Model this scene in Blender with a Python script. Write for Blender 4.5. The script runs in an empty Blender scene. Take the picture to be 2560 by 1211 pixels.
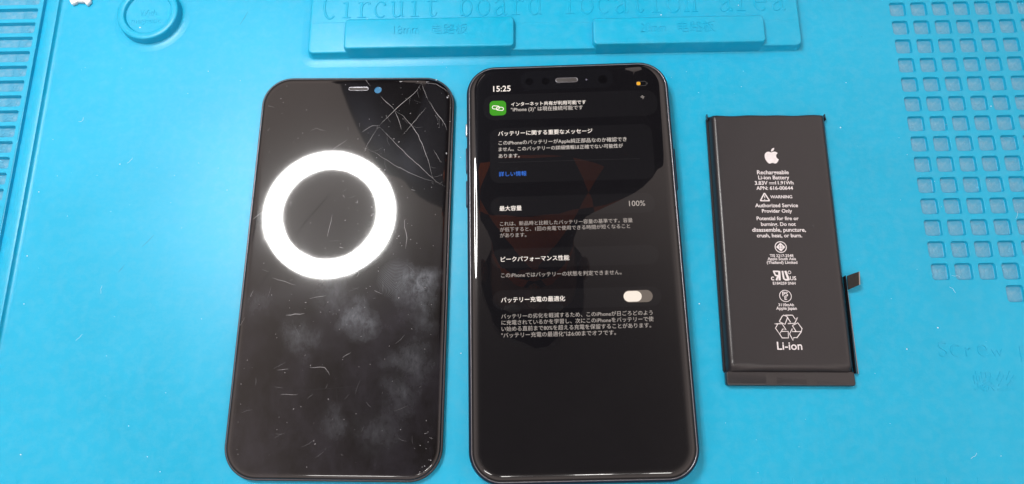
import bpy, bmesh, math, random
from mathutils import Vector
random.seed(7)
S = 0.001                      # every length below is written in millimetres
scene = bpy.context.scene
C = scene.collection

# ------------------------------------------------------------ camera, world, lamps, exposure
cam = bpy.data.objects.new('camera', bpy.data.cameras.new('camera'))
C.objects.link(cam); scene.camera = cam
cam.location = (-16.6912 * S, -62.5922 * S, 255.9919 * S)
cam.rotation_euler = (0.26950, 0.02710, -0.02170)
cam.data.sensor_width = 36.0; cam.data.lens = 25.775
cam.data.clip_start = 0.01; cam.data.clip_end = 20.0

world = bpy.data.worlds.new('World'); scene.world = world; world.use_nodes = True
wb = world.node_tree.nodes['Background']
# background ramp shaped for glass reflections: bright band high up, dim low down, dark straight overhead; the same in every compass direction
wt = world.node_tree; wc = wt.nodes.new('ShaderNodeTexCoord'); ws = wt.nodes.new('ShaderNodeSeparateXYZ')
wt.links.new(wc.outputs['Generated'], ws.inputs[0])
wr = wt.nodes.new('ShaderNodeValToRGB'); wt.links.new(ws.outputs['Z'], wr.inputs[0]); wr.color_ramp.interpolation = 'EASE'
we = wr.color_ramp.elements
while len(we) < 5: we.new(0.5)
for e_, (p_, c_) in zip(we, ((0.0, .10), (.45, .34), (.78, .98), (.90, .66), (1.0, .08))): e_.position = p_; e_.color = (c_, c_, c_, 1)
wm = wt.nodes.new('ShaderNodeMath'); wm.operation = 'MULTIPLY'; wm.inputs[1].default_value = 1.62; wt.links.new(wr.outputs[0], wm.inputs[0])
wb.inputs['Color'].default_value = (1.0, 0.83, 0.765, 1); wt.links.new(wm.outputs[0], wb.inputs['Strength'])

RING_POS = (-258.0, 217.0, 600.0); RING_OUT = 80.5; RING_IN = 58.5; RING_POWER = 128.0
scene.view_settings.view_transform = 'Standard'; scene.view_settings.look = 'None'
scene.view_settings.exposure = 0.0; scene.view_settings.gamma = 1.0
scene.view_settings.use_curve_mapping = False
scene.render.engine = 'CYCLES'
scene.cycles.use_denoising = True
scene.cycles.max_bounces = 8
scene.cycles.sample_clamp_indirect = 6.0

# ------------------------------------------------------------ measured layout (millimetres)
PT = [('15:25', -27.625, 64.106, -21.153, 64.141, 'w'), ('インターネット共有が利用可能です', -21.145, 58.047, 6.501, 58.09, 'w'), ('"iPhone (3)" は現在接続可能です', -21.191, 55.885, 5.309, 55.932, 'm'), ('バッテリーに関する重要なメッセージ', -26.097, 46.278, 8.296, 46.508, 'w'), ('このiPhoneのバッテリーがApple純正部品なのか確認でき', -25.989, 42.634, 20.51, 42.899, 'm'), ('ません。このバッテリーの詳細情報は正確でない可能性が', -26.03, 40.211, 19.051, 40.418, 'm'), ('あります。', -26.071, 37.764, -18.465, 37.623, 'm'), ('詳しい情報', -26.058, 30.649, -16.142, 30.616, 'b'), ('最大容量', -26.114, 17.652, -18.233, 17.585, 'w'), ('100%', 19.841, 17.868, 25.484, 17.867, 'g'), ('これは、新品時と比較したバッテリー容量の基準です。容量', -26.015, 11.993, 20.668, 12.06, 'g'), ('が低下すると、1回の充電で使用できる時間が短くなること', -26.052, 9.851, 19.657, 9.952, 'g'), ('があります。', -26.087, 7.82, -16.826, 7.717, 'g'), ('ピークパフォーマンス性能', -25.949, -0.957, -2.114, -1.071, 'w'), ('このiPhoneではバッテリーの状態を判定できません。', -25.966, -6.605, 15.668, -6.712, 'g'), ('バッテリー充電の最適化', -26.121, -15.337, -4.158, -15.48, 'w'), ('バッテリーの劣化を軽減するため、このiPhoneが日ごろどのよう', -26.15, -20.788, 25.277, -21.222, 'g'), ('に充電されているかを学習し、次にこのiPhoneをバッテリーで使', -26.087, -22.933, 25.456, -23.361, 'g'), ('い始める直前まで80%を超える充電を保留することがあります。', -26.125, -25.065, 24.464, -25.528, 'g'), ('"バッテリー充電の最適化"は6:00までオフです。', -26.232, -27.32, 12.481, -27.638, 'g')]
PB = {'icon': [[-29.064, 54.483], [-22.981, 60.36]], 'bat': [[25.58, 64.667], [29.189, 66.431]], 'batfill': [26.325, 65.587], 'ima': [27.388, 60.162], 'c1': [[-31.366, 52.611], [32.591, 62.809]], 'c2': [[-29.202, 28.023], [29.844, 49.244]], 'c3': [[-29.235, 15.391], [28.923, 22.719]], 'c4': [[-29.219, -3.393], [28.912, 3.562]], 'c5': [[-29.052, -18.011], [28.716, -11.188]], 'sep': [[-26.196, 35.912], [24.854, 35.797]], 'tog': [[15.735, -16.598], [25.75, -12.389]], 'knob': [[15.746, -16.427], [22.015, -12.564]], 'ear': [[-4.308, 67.067], [3.931, 68.979]], 's1': [-14.105, 67.806], 's2': [-8.067, 67.77], 's3': [13.226, 67.76], 'dot': [7.139, 67.897], 'mute': [53.074, 47.76], 'vu': [43.346, 33.339], 'vd': [30.534, 20.244], 'sb': [40.732, 24.459]}
BT = [('Rechargeable', -5.899, 25.207, 5.467, 25.17), ('Li-ion Battery', -5.624, 23.233, 5.474, 23.199), ('3.83V', -7.041, 21.151, -2.452, 21.138), ('11.91Wh', 0.293, 21.231, 6.801, 21.253), ('APN: 616-00644', -6.633, 19.192, 6.386, 19.239), ('WARNING', -1.952, 15.97, 5.837, 15.993), ('Authorized Service', -7.593, 12.637, 7.553, 12.643), ('Provider Only', -5.353, 10.585, 5.269, 10.602), ('Potential for fire or', -7.461, 7.79, 7.333, 7.805), ('burning. Do not', -6.089, 5.641, 6.123, 5.679), ('disassemble, puncture,', -9.352, 3.506, 9.432, 3.523), ('crush, heat, or burn.', -7.896, 1.426, 7.938, 1.483), ('TIS 2217-2548', -3.983, -5.76, 4.18, -5.716), ('Apple South Asia', -4.845, -6.9, 5.003, -6.833), ('(Thailand) Limited', -5.226, -8.23, 5.35, -8.162), ('c', -4.287, -14.084, -3.201, -14.083), ('US', 2.272, -14.035, 4.42, -14.033), ('E184259 SNH', -3.769, -15.668, 3.965, -15.596), ('3110mAh', -2.541, -23.26, 2.74, -23.167), ('Apple Japan', -3.422, -24.506, 3.595, -24.408), ('Li-ion', -4.25, -38.215, 4.173, -38.111)]
BB = {'logo': [[-3.092, 29.289], [2.78, 35.402]], 'dc': [[[-1.915, 21.905], [0.125, 21.899]], [[-1.954, 21.439], [0.084, 21.434]]], 'tri': [[-3.907, 17.979], [-5.597, 15.059], [-2.313, 15.052]], 'bang': [[-3.931, 17.016], [-4.024, 15.455]], 'em1': [0.094, -2.133], 'pse': [0.142, -19.652], 'reg': [2.282, -11.278], 'ru': [[-3.681, -14.19], [2.481, -10.682]], 'psP': [-0.903, -19.716], 'psS': [0.014, -19.715], 'psE': [-0.409, -21.01], 'rec': [[[-2.782, -28.579], [-1.63, -26.742], [-1.025, -26.338], [0.249, -26.989], [-0.896, -29.526], [-2.782, -28.579]], [[-0.484, -26.362], [1.937, -26.356], [2.719, -27.737], [3.597, -27.057], [2.414, -29.142], [-0.063, -29.299], [1.065, -28.82], [-0.143, -26.688]], [[-4.525, -29.336], [-1.863, -29.328], [-0.747, -31.398], [-1.775, -31.077], [-3.037, -32.824], [-4.262, -30.835], [-3.438, -29.583], [-4.525, -29.336]], [[-2.345, -31.951], [-0.061, -31.944], [-0.169, -34.18], [-2.301, -34.186], [-3.037, -32.824]], [[1.526, -29.945], [3.462, -28.989], [4.7, -30.934], [4.399, -32.006], [2.633, -32.011], [1.526, -29.945]], [[4.346, -32.056], [2.731, -34.071], [1.629, -34.075], [1.359, -35.115], [0.325, -32.814], [1.432, -30.943], [1.332, -32.015], [2.682, -32.011]]], 'flange': [[-21.713, -46.209], [21.43, -46.015], [20.952, -50.11]], 'conn': [[23.002, -11.981], [26.735, -10.773], [26.32, -15.484], [22.849, -16.983]], 'strip': [[22.17, -11.982], [22.678, -45.538]], 'w1': [-21.155, -45.531], 'w2': [20.24, -45.348], 'edgeL': [[-21.801, 47.742], [-21.643, -45.467]], 'edgeR': [[22.114, 49.118], [22.108, -49.274]], 'topL': [-18.813, 49.371], 'topR': [18.113, 49.643], 'botL': [-19.536, -49.8], 'botR': [20.708, -50.001], 's': [[-4.906, -48.354], [8.602, -48.29], [4.987, -48.307], [-8.41, -48.37]]}
CR = [(0.17, [[24.169, 71.115], [22.416, 67.791], [18.078, 63.467], [14.492, 59.785], [11.657, 56.531], [8.839, 53.295]]), (0.13, [[8.87, 65.774], [11.294, 63.08], [14.481, 59.99]]), (0.12, [[14.502, 59.581], [15.977, 56.518], [17.534, 51.659]]), (0.16, [[14.492, 59.785], [17.606, 57.734], [21.175, 53.666], [23.969, 49.635], [26.032, 44.844], [28.521, 38.136], [30.033, 32.293]]), (0.14, [[8.839, 53.295], [12.016, 50.063], [20.649, 41.093], [26.028, 36.183], [31.356, 31.132], [34.707, 29.205]]), (0.12, [[8.827, 53.497], [6.389, 53.504], [2.618, 50.89]]), (0.08, [[8.862, 52.891], [6.483, 48.872], [4.519, 44.484], [3.851, 43.293]]), (0.1, [[4.519, 44.484], [7.973, 42.692], [15.28, 37.758], [23.945, 33.459], [31.371, 30.746]]), (0.16, [[27.121, 63.845], [29.93, 59.325], [33.475, 54.441], [34.696, 51.415]]), (0.1, [[26.483, 60.972], [22.937, 56.091], [18.184, 49.849]]), (0.09, [[24.359, 71.114], [25.861, 66.948], [27.121, 63.845]]), (0.14, [[2.754, 72.47], [4.629, 69.95]]), (0.09, [[-2.779, 47.689], [-5.265, 45.895], [-7.745, 44.106]]), (0.1, [[25.508, 70.9], [29.883, 70.672], [33.179, 68.576], [34.355, 67.327]]), (0.1, [[-32.161, 19.426], [-33.651, 17.907], [-35.157, 16.58]]), (0.13, [[-6.186, 18.505], [-6.349, 15.864], [-7.352, 10.064]]), (0.15, [[21.078, 16.84], [20.384, 16.275], [20.512, 13.654], [21.607, 9.565], [21.267, 5.507]]), (0.1, [[-25.739, -5.202], [-21.346, -6.449], [-17.308, -7.872]]), (0.2, [[-2.565, 6.185], [-1.104, 5.82]]), (0.14, [[-2.72, 25.936], [-2.103, 24.978]]), (0.16, [[2.709, 24.023], [2.785, 22.879], [2.043, 23.069]]), (0.1, [[3.899, -2.024], [5.048, -3.287], [4.434, -4.733]]), (0.2, [[-19.726, -18.607], [-13.204, -17.976]]), (0.14, [[-9.848, -36.626], [-4.572, -36.705], [-2.621, -39.272]]), (0.1, [[-20.894, -37.682], [-17.121, -37.253]]), (0.1, [[1.318, -33.202], [4.137, -31.56]]), (0.1, [[-18.942, -45.934], [-13.136, -45.888]]), (0.09, [[-11.855, -12.672], [-6.232, -11.618]]), (0.1, [[-33.002, -12.037], [-32.319, -9.903]]), (0.09, [[-35.508, -22.27], [-34.303, -19.579]]), (0.12, [[11.043, -9.726], [13.81, -10.927]]), (0.14, [[30.722, -58.402], [31.675, -58.119]]), (0.12, [[32.473, -59.641], [33.619, -60.011]]), (0.1, [[8.44, 53.7], [8.149, 52.287], [9.237, 52.89]]), (0.12, [[3.589, 44.485], [4.718, 44.284], [4.235, 43.094]]), (0.13, [[11.401, 57.753], [11.646, 56.734]]), (0.1, [[29.992, 57.695], [30.779, 56.677]]), (0.14, [[22.362, 28.051], [23.838, 27.667]]), (0.09, [[29.781, 43.648], [33.103, 38.523]]), (0.08, [[-33.981, 61.801], [-31.443, 61.173]]), (0.06, [[-16.76, 51.541], [-14.773, 52.547], [-10.916, 51.325]])]
DK = [[[-1.209, 35.814], [-4.224, 31.53]], [[-6.539, 28.05], [-10.518, 22.68], [-15.122, 16.606], [-20.738, 8.364]], [[-24.871, 0.617], [-27.629, -4.123], [-30.754, -8.463]], [[-16.458, -44.499], [-5.452, -44.018], [5.503, -43.027]], [[17.654, -42.821], [34.331, -40.995]], [[0.068, -44.088], [0.853, -50.824]]]
CH = [[[14.221, 72.207], [16.877, 72.446], [18.778, 72.52], [16.391, 70.732], [14.84, 71.283]], [[21.475, 71.838], [22.225, 72.086], [24.514, 71.949], [22.635, 71.414]], [[24.505, 72.159], [26.018, 72.361], [29.456, 71.926], [27.952, 71.515], [25.681, 71.317], [25.154, 70.276]], [[28.103, -69.556], [29.527, -70.075], [31.055, -70.431], [28.268, -70.727]], [[8.241, 53.903], [9.179, 53.901], [9.078, 52.406], [8.113, 52.893]]]
DI = {'ear': [[-3.522, 68.108], [3.892, 69.536]], 'cam': [7.578, 68.395], 'finger': [18.62, -5.402], 'finger2': [27.908, -8.233], 'sm': [[5.106, -19.675], [28.51, -12.375], [26.486, -33.614], [1.098, -54.157], [-15.158, -26.298], [21.267, -45.615], [14.431, -56.797], [-30.098, -13.843], [-3.389, -9.481], [29.427, -20.144]], 'line': [[-1.209, 35.814], [-30.754, -8.463]], 'spots': [[31.502, -70.427], [32.503, -70.256]]}
MK = {'dust': [[100.707, 50.98], [113.217, -31.716], [124.905, -24.49], [-5.52, 81.118], [-21.527, 81.418], [-49.134, 80.719], [-141.435, -71.332], [-190.29, -65.601], [43.53, -15.388], [-40.231, -32.196], [-200.321, 29.426], [-170.839, 40.111], [-198.426, -13.325], [-200.395, 4.567], [157.533, 58.7]], 'dark': [[[-165.628, -2.1], [-163.534, 0.872]], [[-158.052, 7.46], [-154.175, 11.997]], [[-127.883, 104.864], [-130.571, 99.115]], [[-158.205, 25.719], [-157.992, 25.244]], [[-191.814, 3.268], [-191.738, 2.814]]]}
POSE = {'d': [-81.6662, 1.0132, -0.0314, 73.8792, 148.1467], 'b': [72.5374, 4.6459, -0.0287, 43.7669, 99.9577], 'mt': -0.01825, 'cam': [1832.85542, -16.6912, -62.59217, 255.99189, 0.26952, 0.02712, -0.02169]}

# ------------------------------------------------------------ helpers
def nt(name):
    m = bpy.data.materials.new(name); m.use_nodes = True
    t = m.node_tree; return m, t, t.nodes['Principled BSDF']

def node(t, kind, **kw):
    n = t.nodes.new(kind)
    for k, v in kw.items():
        if k.startswith('i_'): n.inputs[k[2:].replace('_', ' ')].default_value = v
        else: setattr(n, k, v)
    return n

def ramp(t, src, stops):
    r = t.nodes.new('ShaderNodeValToRGB'); e = r.color_ramp.elements
    while len(e) < len(stops): e.new(0.5)
    for el, (p, c) in zip(e, stops):
        el.position = p; el.color = (c, c, c, 1) if not isinstance(c, tuple) else (*c, 1)
    t.links.new(src, r.inputs[0]); return r.outputs[0]

def mixc(t, fac, a, b):
    m = t.nodes.new('ShaderNodeMix'); m.data_type = 'RGBA'
    if isinstance(fac, (int, float)): m.inputs[0].default_value = fac
    else: t.links.new(fac, m.inputs[0])
    for i, v in ((6, a), (7, b)):
        if isinstance(v, tuple): m.inputs[i].default_value = (*v, 1)
        else: t.links.new(v, m.inputs[i])
    return m.outputs[2]

def mth(t, op, a, b=0.0, clamp=False):
    m = t.nodes.new('ShaderNodeMath'); m.operation = op; m.use_clamp = clamp
    for i, v in ((0, a), (1, b)):
        if isinstance(v, (int, float)): m.inputs[i].default_value = v
        else: t.links.new(v, m.inputs[i])
    return m.outputs[0]

def coord(t): return t.nodes.new('ShaderNodeTexCoord').outputs['Object']

def noise(t, vec, scale, detail=4.0, rough=0.55, dist=0.0):
    n = node(t, 'ShaderNodeTexNoise'); n.inputs['Scale'].default_value = scale
    n.inputs['Detail'].default_value = detail; n.inputs['Roughness'].default_value = rough
    n.inputs['Distortion'].default_value = dist
    t.links.new(vec, n.inputs['Vector']); return n.outputs['Fac']

def bump(t, p, h, strength, dist):
    b = node(t, 'ShaderNodeBump'); b.inputs['Strength'].default_value = strength
    b.inputs['Distance'].default_value = dist
    t.links.new(h, b.inputs['Height']); t.links.new(b.outputs[0], p.inputs['Normal'])

def simple(name, col, rough=0.5, metal=0.0, spec=0.5, emit=None, es=1.0):
    m, t, p = nt(name)
    v = coord(t); n = noise(t, v, 900.0, 3)
    c2 = tuple(min(1, x * 1.18 + .004) for x in col)
    t.links.new(mixc(t, n, tuple(x * .86 for x in col), c2), p.inputs['Base Color'])
    p.inputs['Roughness'].default_value = rough; p.inputs['Metallic'].default_value = metal
    p.inputs['Specular IOR Level'].default_value = spec
    if emit:
        p.inputs['Emission Color'].default_value = (*emit, 1); p.inputs['Emission Strength'].default_value = es
    return m

def mesh_obj(name, verts, faces, mat, parent=None, smooth=True, angle=40):
    me = bpy.data.meshes.new(name)
    me.from_pydata([(x * S, y * S, z * S) for x, y, z in verts], [], faces); me.update()
    return link(name, me, mat, parent, smooth, angle)

def link(name, me, mat, parent=None, smooth=True, angle=40):
    if mat is not None and not me.materials: me.materials.append(mat)
    o = bpy.data.objects.new(name, me); C.objects.link(o); o.parent = parent
    if smooth:
        bm = bmesh.new(); bm.from_mesh(me); lim = math.radians(angle)
        for f in bm.faces: f.smooth = True
        for e in bm.edges:
            if len(e.link_faces) == 2 and e.calc_face_angle(0) > lim: e.smooth = False
        bm.to_mesh(me); bm.free()
    return o

def empty(name, loc=(0, 0, 0), rz=0.0):
    o = bpy.data.objects.new(name, None); C.objects.link(o); o.empty_display_size = 0.02
    o.location = [x * S for x in loc]; o.rotation_euler = (0, 0, rz); return o

def tag(o, label=None, category=None, group=None, kind=None):
    for k, v in (('label', label), ('category', category), ('group', group), ('kind', kind)):
        if v: o[k] = v
    return o

def rr(x0, y0, x1, y1, r, n=10):
    r = max(.02, min(r, (x1 - x0) / 2 - .001, (y1 - y0) / 2 - .001)); pts = []
    for cx, cy, a0 in ((x1 - r, y1 - r, 0), (x0 + r, y1 - r, 90), (x0 + r, y0 + r, 180), (x1 - r, y0 + r, 270)):
        for i in range(n + 1):
            a = math.radians(a0 + 90 * i / n); pts.append((cx + r * math.cos(a), cy + r * math.sin(a)))
    return pts

def circ(cx, cy, r, n=32): return [(cx + r * math.cos(2 * math.pi * i / n), cy + r * math.sin(2 * math.pi * i / n)) for i in range(n)]

def loft(rings, cap_first=False, cap_last=True):
    n = len(rings[0]); v = [p for r in rings for p in r]; f = []
    for k in range(len(rings) - 1):
        for i in range(n):
            j = (i + 1) % n
            f.append((k * n + i, k * n + j, (k + 1) * n + j, (k + 1) * n + i))
    if cap_last: f.append(tuple(range((len(rings) - 1) * n, len(rings) * n)))
    if cap_first: f.append(tuple(reversed(range(n))))
    return v, f

def rrloft(x0, y0, x1, y1, r, prof, cap_first=False, cap_last=True, n=10):
    return loft([[(x, y, z) for x, y in rr(x0 + i, y0 + i, x1 - i, y1 - i, r - i, n)] for i, z in prof], cap_first, cap_last)

def cat(*parts):
    V, F = [], []
    for v, f in parts:
        k = len(V); V += v; F += [tuple(i + k for i in q) for q in f]
    return V, F

def fill2d(loops, z):
    """flat sheet bounded by the first loop with the other loops cut out"""
    cu = bpy.data.curves.new('fill', 'CURVE'); cu.dimensions = '2D'; cu.fill_mode = 'FRONT'
    for lp in loops:
        s = cu.splines.new('POLY'); s.points.add(len(lp) - 1); s.use_cyclic_u = True
        for p, (x, y) in zip(s.points, lp): p.co = (x, y, 0, 1)
    o = bpy.data.objects.new('fill', cu); C.objects.link(o)
    me = bpy.data.meshes.new_from_object(o.evaluated_get(bpy.context.evaluated_depsgraph_get()))
    v = [(p.co.x, p.co.y, z) for p in me.vertices]
    f = []
    for q in me.polygons:
        ids = tuple(q.vertices)
        f.append(ids if q.normal.z > 0 else tuple(reversed(ids)))
    bpy.data.objects.remove(o); bpy.data.curves.remove(cu); bpy.data.meshes.remove(me)
    return v, f

_tc = {}
def text_geo(body, bold=0.0, extrude=0.0, spacing=1.0):
    """glyph outlines of a line of text, unit size, as (verts, faces, xmin, xmax)"""
    key = (body, bold, extrude, spacing)
    if key in _tc: return _tc[key]
    cu = bpy.data.curves.new('t', 'FONT'); cu.body = body; cu.resolution_u = 3
    cu.offset = bold; cu.extrude = extrude; cu.space_character = spacing
    o = bpy.data.objects.new('t', cu); C.objects.link(o)
    me = bpy.data.meshes.new_from_object(o.evaluated_get(bpy.context.evaluated_depsgraph_get()))
    v = [tuple(p.co) for p in me.vertices]; f = [tuple(q.vertices) for q in me.polygons]
    bpy.data.objects.remove(o); bpy.data.curves.remove(cu); bpy.data.meshes.remove(me)
    r = (v, f, min(p[0] for p in v), max(p[0] for p in v)); _tc[key] = r; return r

def text(name, body, xl, xr, yb, z, mat, parent, bold=0.0, raise_=0.0, height=None, spacing=1.0):
    """a line of lettering whose ink runs from xl to xr on the baseline yb"""
    v, f, a, b = text_geo(body, bold, 0.5 if raise_ else 0.0, spacing)
    k = (xr - xl) / (b - a); ky = k
    if height:
        top = max(p[1] for p in v); ky = height / top
    V = [(xl + (p[0] - a) * k, yb + p[1] * ky, z + ((p[2] + .5) * raise_ if raise_ else 0.0)) for p in v]
    return mesh_obj(name, V, f, mat, parent, smooth=False)

def ribbon(pts, w, z, h=0.0, taper=False, closed=False, top=0.55):
    """a flat stroke along pts, or a raised ridge when h > 0"""
    P = [Vector((x, y)) for x, y in pts]; n = len(P); L, R = [], []
    for i in range(n):
        if closed: d = (P[(i + 1) % n] - P[i - 1])
        else: d = P[min(i + 1, n - 1)] - P[max(i - 1, 0)]
        d = d.normalized() if d.length > 1e-9 else Vector((1, 0))
        nn = Vector((-d.y, d.x)); q = w / 2
        if taper: q *= max(.12, math.sin(math.pi * (i + .35) / (n - 1 + .7))) if n > 2 else (.9, .25)[i]
        L.append((P[i] + nn * q, P[i] + nn * q * top)); R.append((P[i] - nn * q, P[i] - nn * q * top))
    v, f = [], []
    m = n if closed else n - 1
    if h <= 0:
        for i in range(n): v += [(*L[i][0], z), (*R[i][0], z)]
        for i in range(m):
            j = (i + 1) % n; f.append((2 * i, 2 * i + 1, 2 * j + 1, 2 * j))
    else:
        for i in range(n): v += [(*L[i][0], z), (*L[i][1], z + h), (*R[i][1], z + h), (*R[i][0], z)]
        for i in range(m):
            j = (i + 1) % n
            for k in range(3): f.append((4 * i + k, 4 * i + k + 1, 4 * j + k + 1, 4 * j + k))
        if not closed: f += [(0, 1, 2, 3), (4 * n - 1, 4 * n - 2, 4 * n - 3, 4 * n - 4)]
    return v, f

def arc(cx, cy, rx, ry, a0, a1, n=14):
    return [(cx + rx * math.cos(math.radians(a0 + (a1 - a0) * i / n)), cy + ry * math.sin(math.radians(a0 + (a1 - a0) * i / n))) for i in range(n + 1)]

def revolve(prof, cx, cy, n=64):
    rings = [[(cx + r * math.cos(2 * math.pi * i / n), cy + r * math.sin(2 * math.pi * i / n), z) for i in range(n)] for r, z in prof]
    return loft(rings, False, False)

def tube(pts, r, n=10):
    P = [Vector(p) for p in pts]; rings = []
    for i, p in enumerate(P):
        d = (P[min(i + 1, len(P) - 1)] - P[max(i - 1, 0)]).normalized()
        a = d.cross(Vector((0, 0, 1)))
        a = Vector((1, 0, 0)) if a.length < 1e-3 else a.normalized()
        b = d.cross(a)
        rings.append([tuple(p + (a * math.cos(2 * math.pi * k / n) + b * math.sin(2 * math.pi * k / n)) * r) for k in range(n)])
    return loft(rings, True, True)

# ------------------------------------------------------------ materials
def silicone(name, col, dusty=0.0):
    m, t, p = nt(name); v = coord(t)
    big = noise(t, v, 9.0, 5, .6); fine = noise(t, v, 260.0, 4, .65); grain = noise(t, v, 1500.0, 3, .7)
    c = mixc(t, ramp(t, big, [(.35, 0.0), (.68, 1.0)]), tuple(x * .93 for x in col), tuple(min(1, x * 1.04 + .004) for x in col))
    film = ramp(t, fine, [(.42, 0.0), (.75, 1.0)])
    c = mixc(t, mth(t, 'MULTIPLY', film, .05 + .20 * dusty), c, (.50, .55, .57))
    c = mixc(t, .07 * dusty, c, (.40, .45, .48))
    # the odd dark fleck
    fl = ramp(t, noise(t, v, 330.0, 2, .5), [(.77, 0.0), (.80, 1.0)])
    c = mixc(t, mth(t, 'MULTIPLY', fl, .15 + .35 * dusty), c, (.03, .07, .10))
    t.links.new(c, p.inputs['Base Color'])
    t.links.new(ramp(t, big, [(.3, .27), (.7, .40)]), p.inputs['Roughness'])
    p.inputs['Specular IOR Level'].default_value = 0.34
    h = mth(t, 'ADD', mth(t, 'MULTIPLY', grain, .6), mth(t, 'MULTIPLY', fine, .5))
    bump(t, p, h, .10 + .25 * dusty, .0003)
    return m

MAT_COL = (.004, .375, .612)
m_mat = silicone('blue_silicone', MAT_COL)
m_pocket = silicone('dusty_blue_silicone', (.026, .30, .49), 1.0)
m_frame = simple('navy_black_aluminium', (.022, .030, .052), .32, .8)
m_rubber = simple('black_gasket', (.012, .012, .013), .55)
m_polish = simple('polished_lip', (.20, .20, .22), .32, .9)
m_ear = simple('earpiece_mesh', (.045, .042, .042), .6, .2)
m_print = simple('white_print', (.66, .64, .66), .6)
m_dark = simple('dark_crack', (.004, .004, .005), .5, 0, .2)
m_crack = simple('glass_fracture', (.30, .30, .32), .45)
m_scr = simple('hairline_scratch', (.075, .075, .085), .5)
m_chip = simple('glass_chip', (.40, .42, .45), .35)
m_white = simple('white_plastic', (.80, .80, .80), .45)
m_dust = simple('pale_dust', (.62, .72, .78), .8)
m_mark = simple('mat_scuff', (.014, .27, .46), .6)
m_back = simple('display_backplate', (.05, .05, .055), .45, .6)

def glass_mat(name, smudgy):
    m, t, p = nt(name); v = coord(t)
    p.inputs['Roughness'].default_value = .20
    p.inputs['Specular IOR Level'].default_value = .02 if not smudgy else .035
    p.inputs['Coat Weight'].default_value = 1.0; p.inputs['Coat Roughness'].default_value = .012
    p.inputs['Coat IOR'].default_value = 1.52 if not smudgy else 1.55
    if not smudgy:
        t.links.new(mixc(t, noise(t, v, 60, 3), (.0045, .0045, .006), (.007, .007, .0085)), p.inputs['Base Color'])
        return m
    # greasy film: broad streaks and patches, stronger on the lower half that was handled
    sep = node(t, 'ShaderNodeSeparateXYZ'); t.links.new(v, sep.inputs[0])
    low = node(t, 'ShaderNodeMapRange'); t.links.new(sep.outputs['Y'], low.inputs['Value'])
    low.inputs['From Min'].default_value = .030; low.inputs['From Max'].default_value = -.012
    low.inputs['To Min'].default_value = .12; low.inputs['To Max'].default_value = 1.0
    mpv = node(t, 'ShaderNodeMapping'); mpv.inputs['Rotation'].default_value = (0, 0, .55); mpv.inputs['Scale'].default_value = (1.15, .75, 1.0); t.links.new(v, mpv.inputs[0]); vs = mpv.outputs[0]
    patch = ramp(t, noise(t, vs, 60, 7, .66, .25), [(.40, 0.0), (.72, 1.0)])
    fine = ramp(t, noise(t, v, 420, 5, .7, .6), [(.25, .45), (.8, 1.0)])
    film = mth(t, 'MULTIPLY', mth(t, 'MULTIPLY', patch, fine), low.outputs[0])
    # separate finger dabs
    wob = node(t, 'ShaderNodeTexNoise'); wob.inputs['Scale'].default_value = 75; wob.inputs['Detail'].default_value = 4; t.links.new(v, wob.inputs['Vector'])
    w1 = node(t, 'ShaderNodeVectorMath', operation='MULTIPLY_ADD'); t.links.new(wob.outputs['Color'], w1.inputs[0]); w1.inputs[1].default_value = (.020, .020, 0); w1.inputs[2].default_value = (-.010, -.010, 0)
    w2 = node(t, 'ShaderNodeVectorMath', operation='ADD'); t.links.new(v, w2.inputs[0]); t.links.new(w1.outputs[0], w2.inputs[1])
    dabs = None
    for (x, y), rad, amp in DABS:
        g = node(t, 'ShaderNodeVectorMath', operation='DISTANCE'); t.links.new(w2.outputs[0], g.inputs[0])
        g.inputs[1].default_value = (x * S, y * S, GLASS_Z * S)
        f = node(t, 'ShaderNodeMapRange', interpolation_type='SMOOTHSTEP'); t.links.new(g.outputs['Value'], f.inputs['Value'])
        f.inputs['From Min'].default_value = rad * S; f.inputs['From Max'].default_value = 0.0
        f.inputs['To Min'].default_value = 0; f.inputs['To Max'].default_value = amp
        dabs = f.outputs[0] if dabs is None else mth(t, 'MAXIMUM', dabs, f.outputs[0])
    grainy = ramp(t, noise(t, vs, 330, 8, .80, .3), [(.34, .12), (.64, 1.0)])
    dab = mth(t, 'MULTIPLY', dabs, grainy)
    # one clear fingerprint: concentric wavy ridges
    off = node(t, 'ShaderNodeVectorMath', operation='SUBTRACT'); t.links.new(v, off.inputs[0])
    fx, fy = DI['finger']; off.inputs[1].default_value = (fx * S, (fy - 4) * S, GLASS_Z * S)
    wv = node(t, 'ShaderNodeTexWave', wave_type='RINGS', rings_direction='Z')
    wv.inputs['Scale'].default_value = 620; wv.inputs['Distortion'].default_value = 5.0
    wv.inputs['Detail'].default_value = 2; wv.inputs['Detail Scale'].default_value = .35
    t.links.new(off.outputs[0], wv.inputs['Vector'])
    g = node(t, 'ShaderNodeVectorMath', operation='DISTANCE'); t.links.new(v, g.inputs[0])
    g.inputs[1].default_value = (fx * S, fy * S, GLASS_Z * S)
    near = node(t, 'ShaderNodeMapRange', interpolation_type='SMOOTHSTEP'); t.links.new(g.outputs['Value'], near.inputs['Value'])
    near.inputs['From Min'].default_value = 8.5 * S; near.inputs['From Max'].default_value = 3 * S
    ridge = mth(t, 'MULTIPLY', mth(t, 'MULTIPLY', wv.outputs['Fac'], near.outputs[0]), .42)
    dab = mth(t, 'MAXIMUM', dab, ridge)
    t.links.new(mixc(t, dab, mixc(t, film, (.0045, .0040, .0045), (.021, .020, .027)), (.175, .195, .225)), p.inputs['Base Color'])
    t.links.new(mth(t, 'ADD', .030, mth(t, 'MULTIPLY', film, .035)), p.inputs['Coat Roughness'])
    return m

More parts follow.
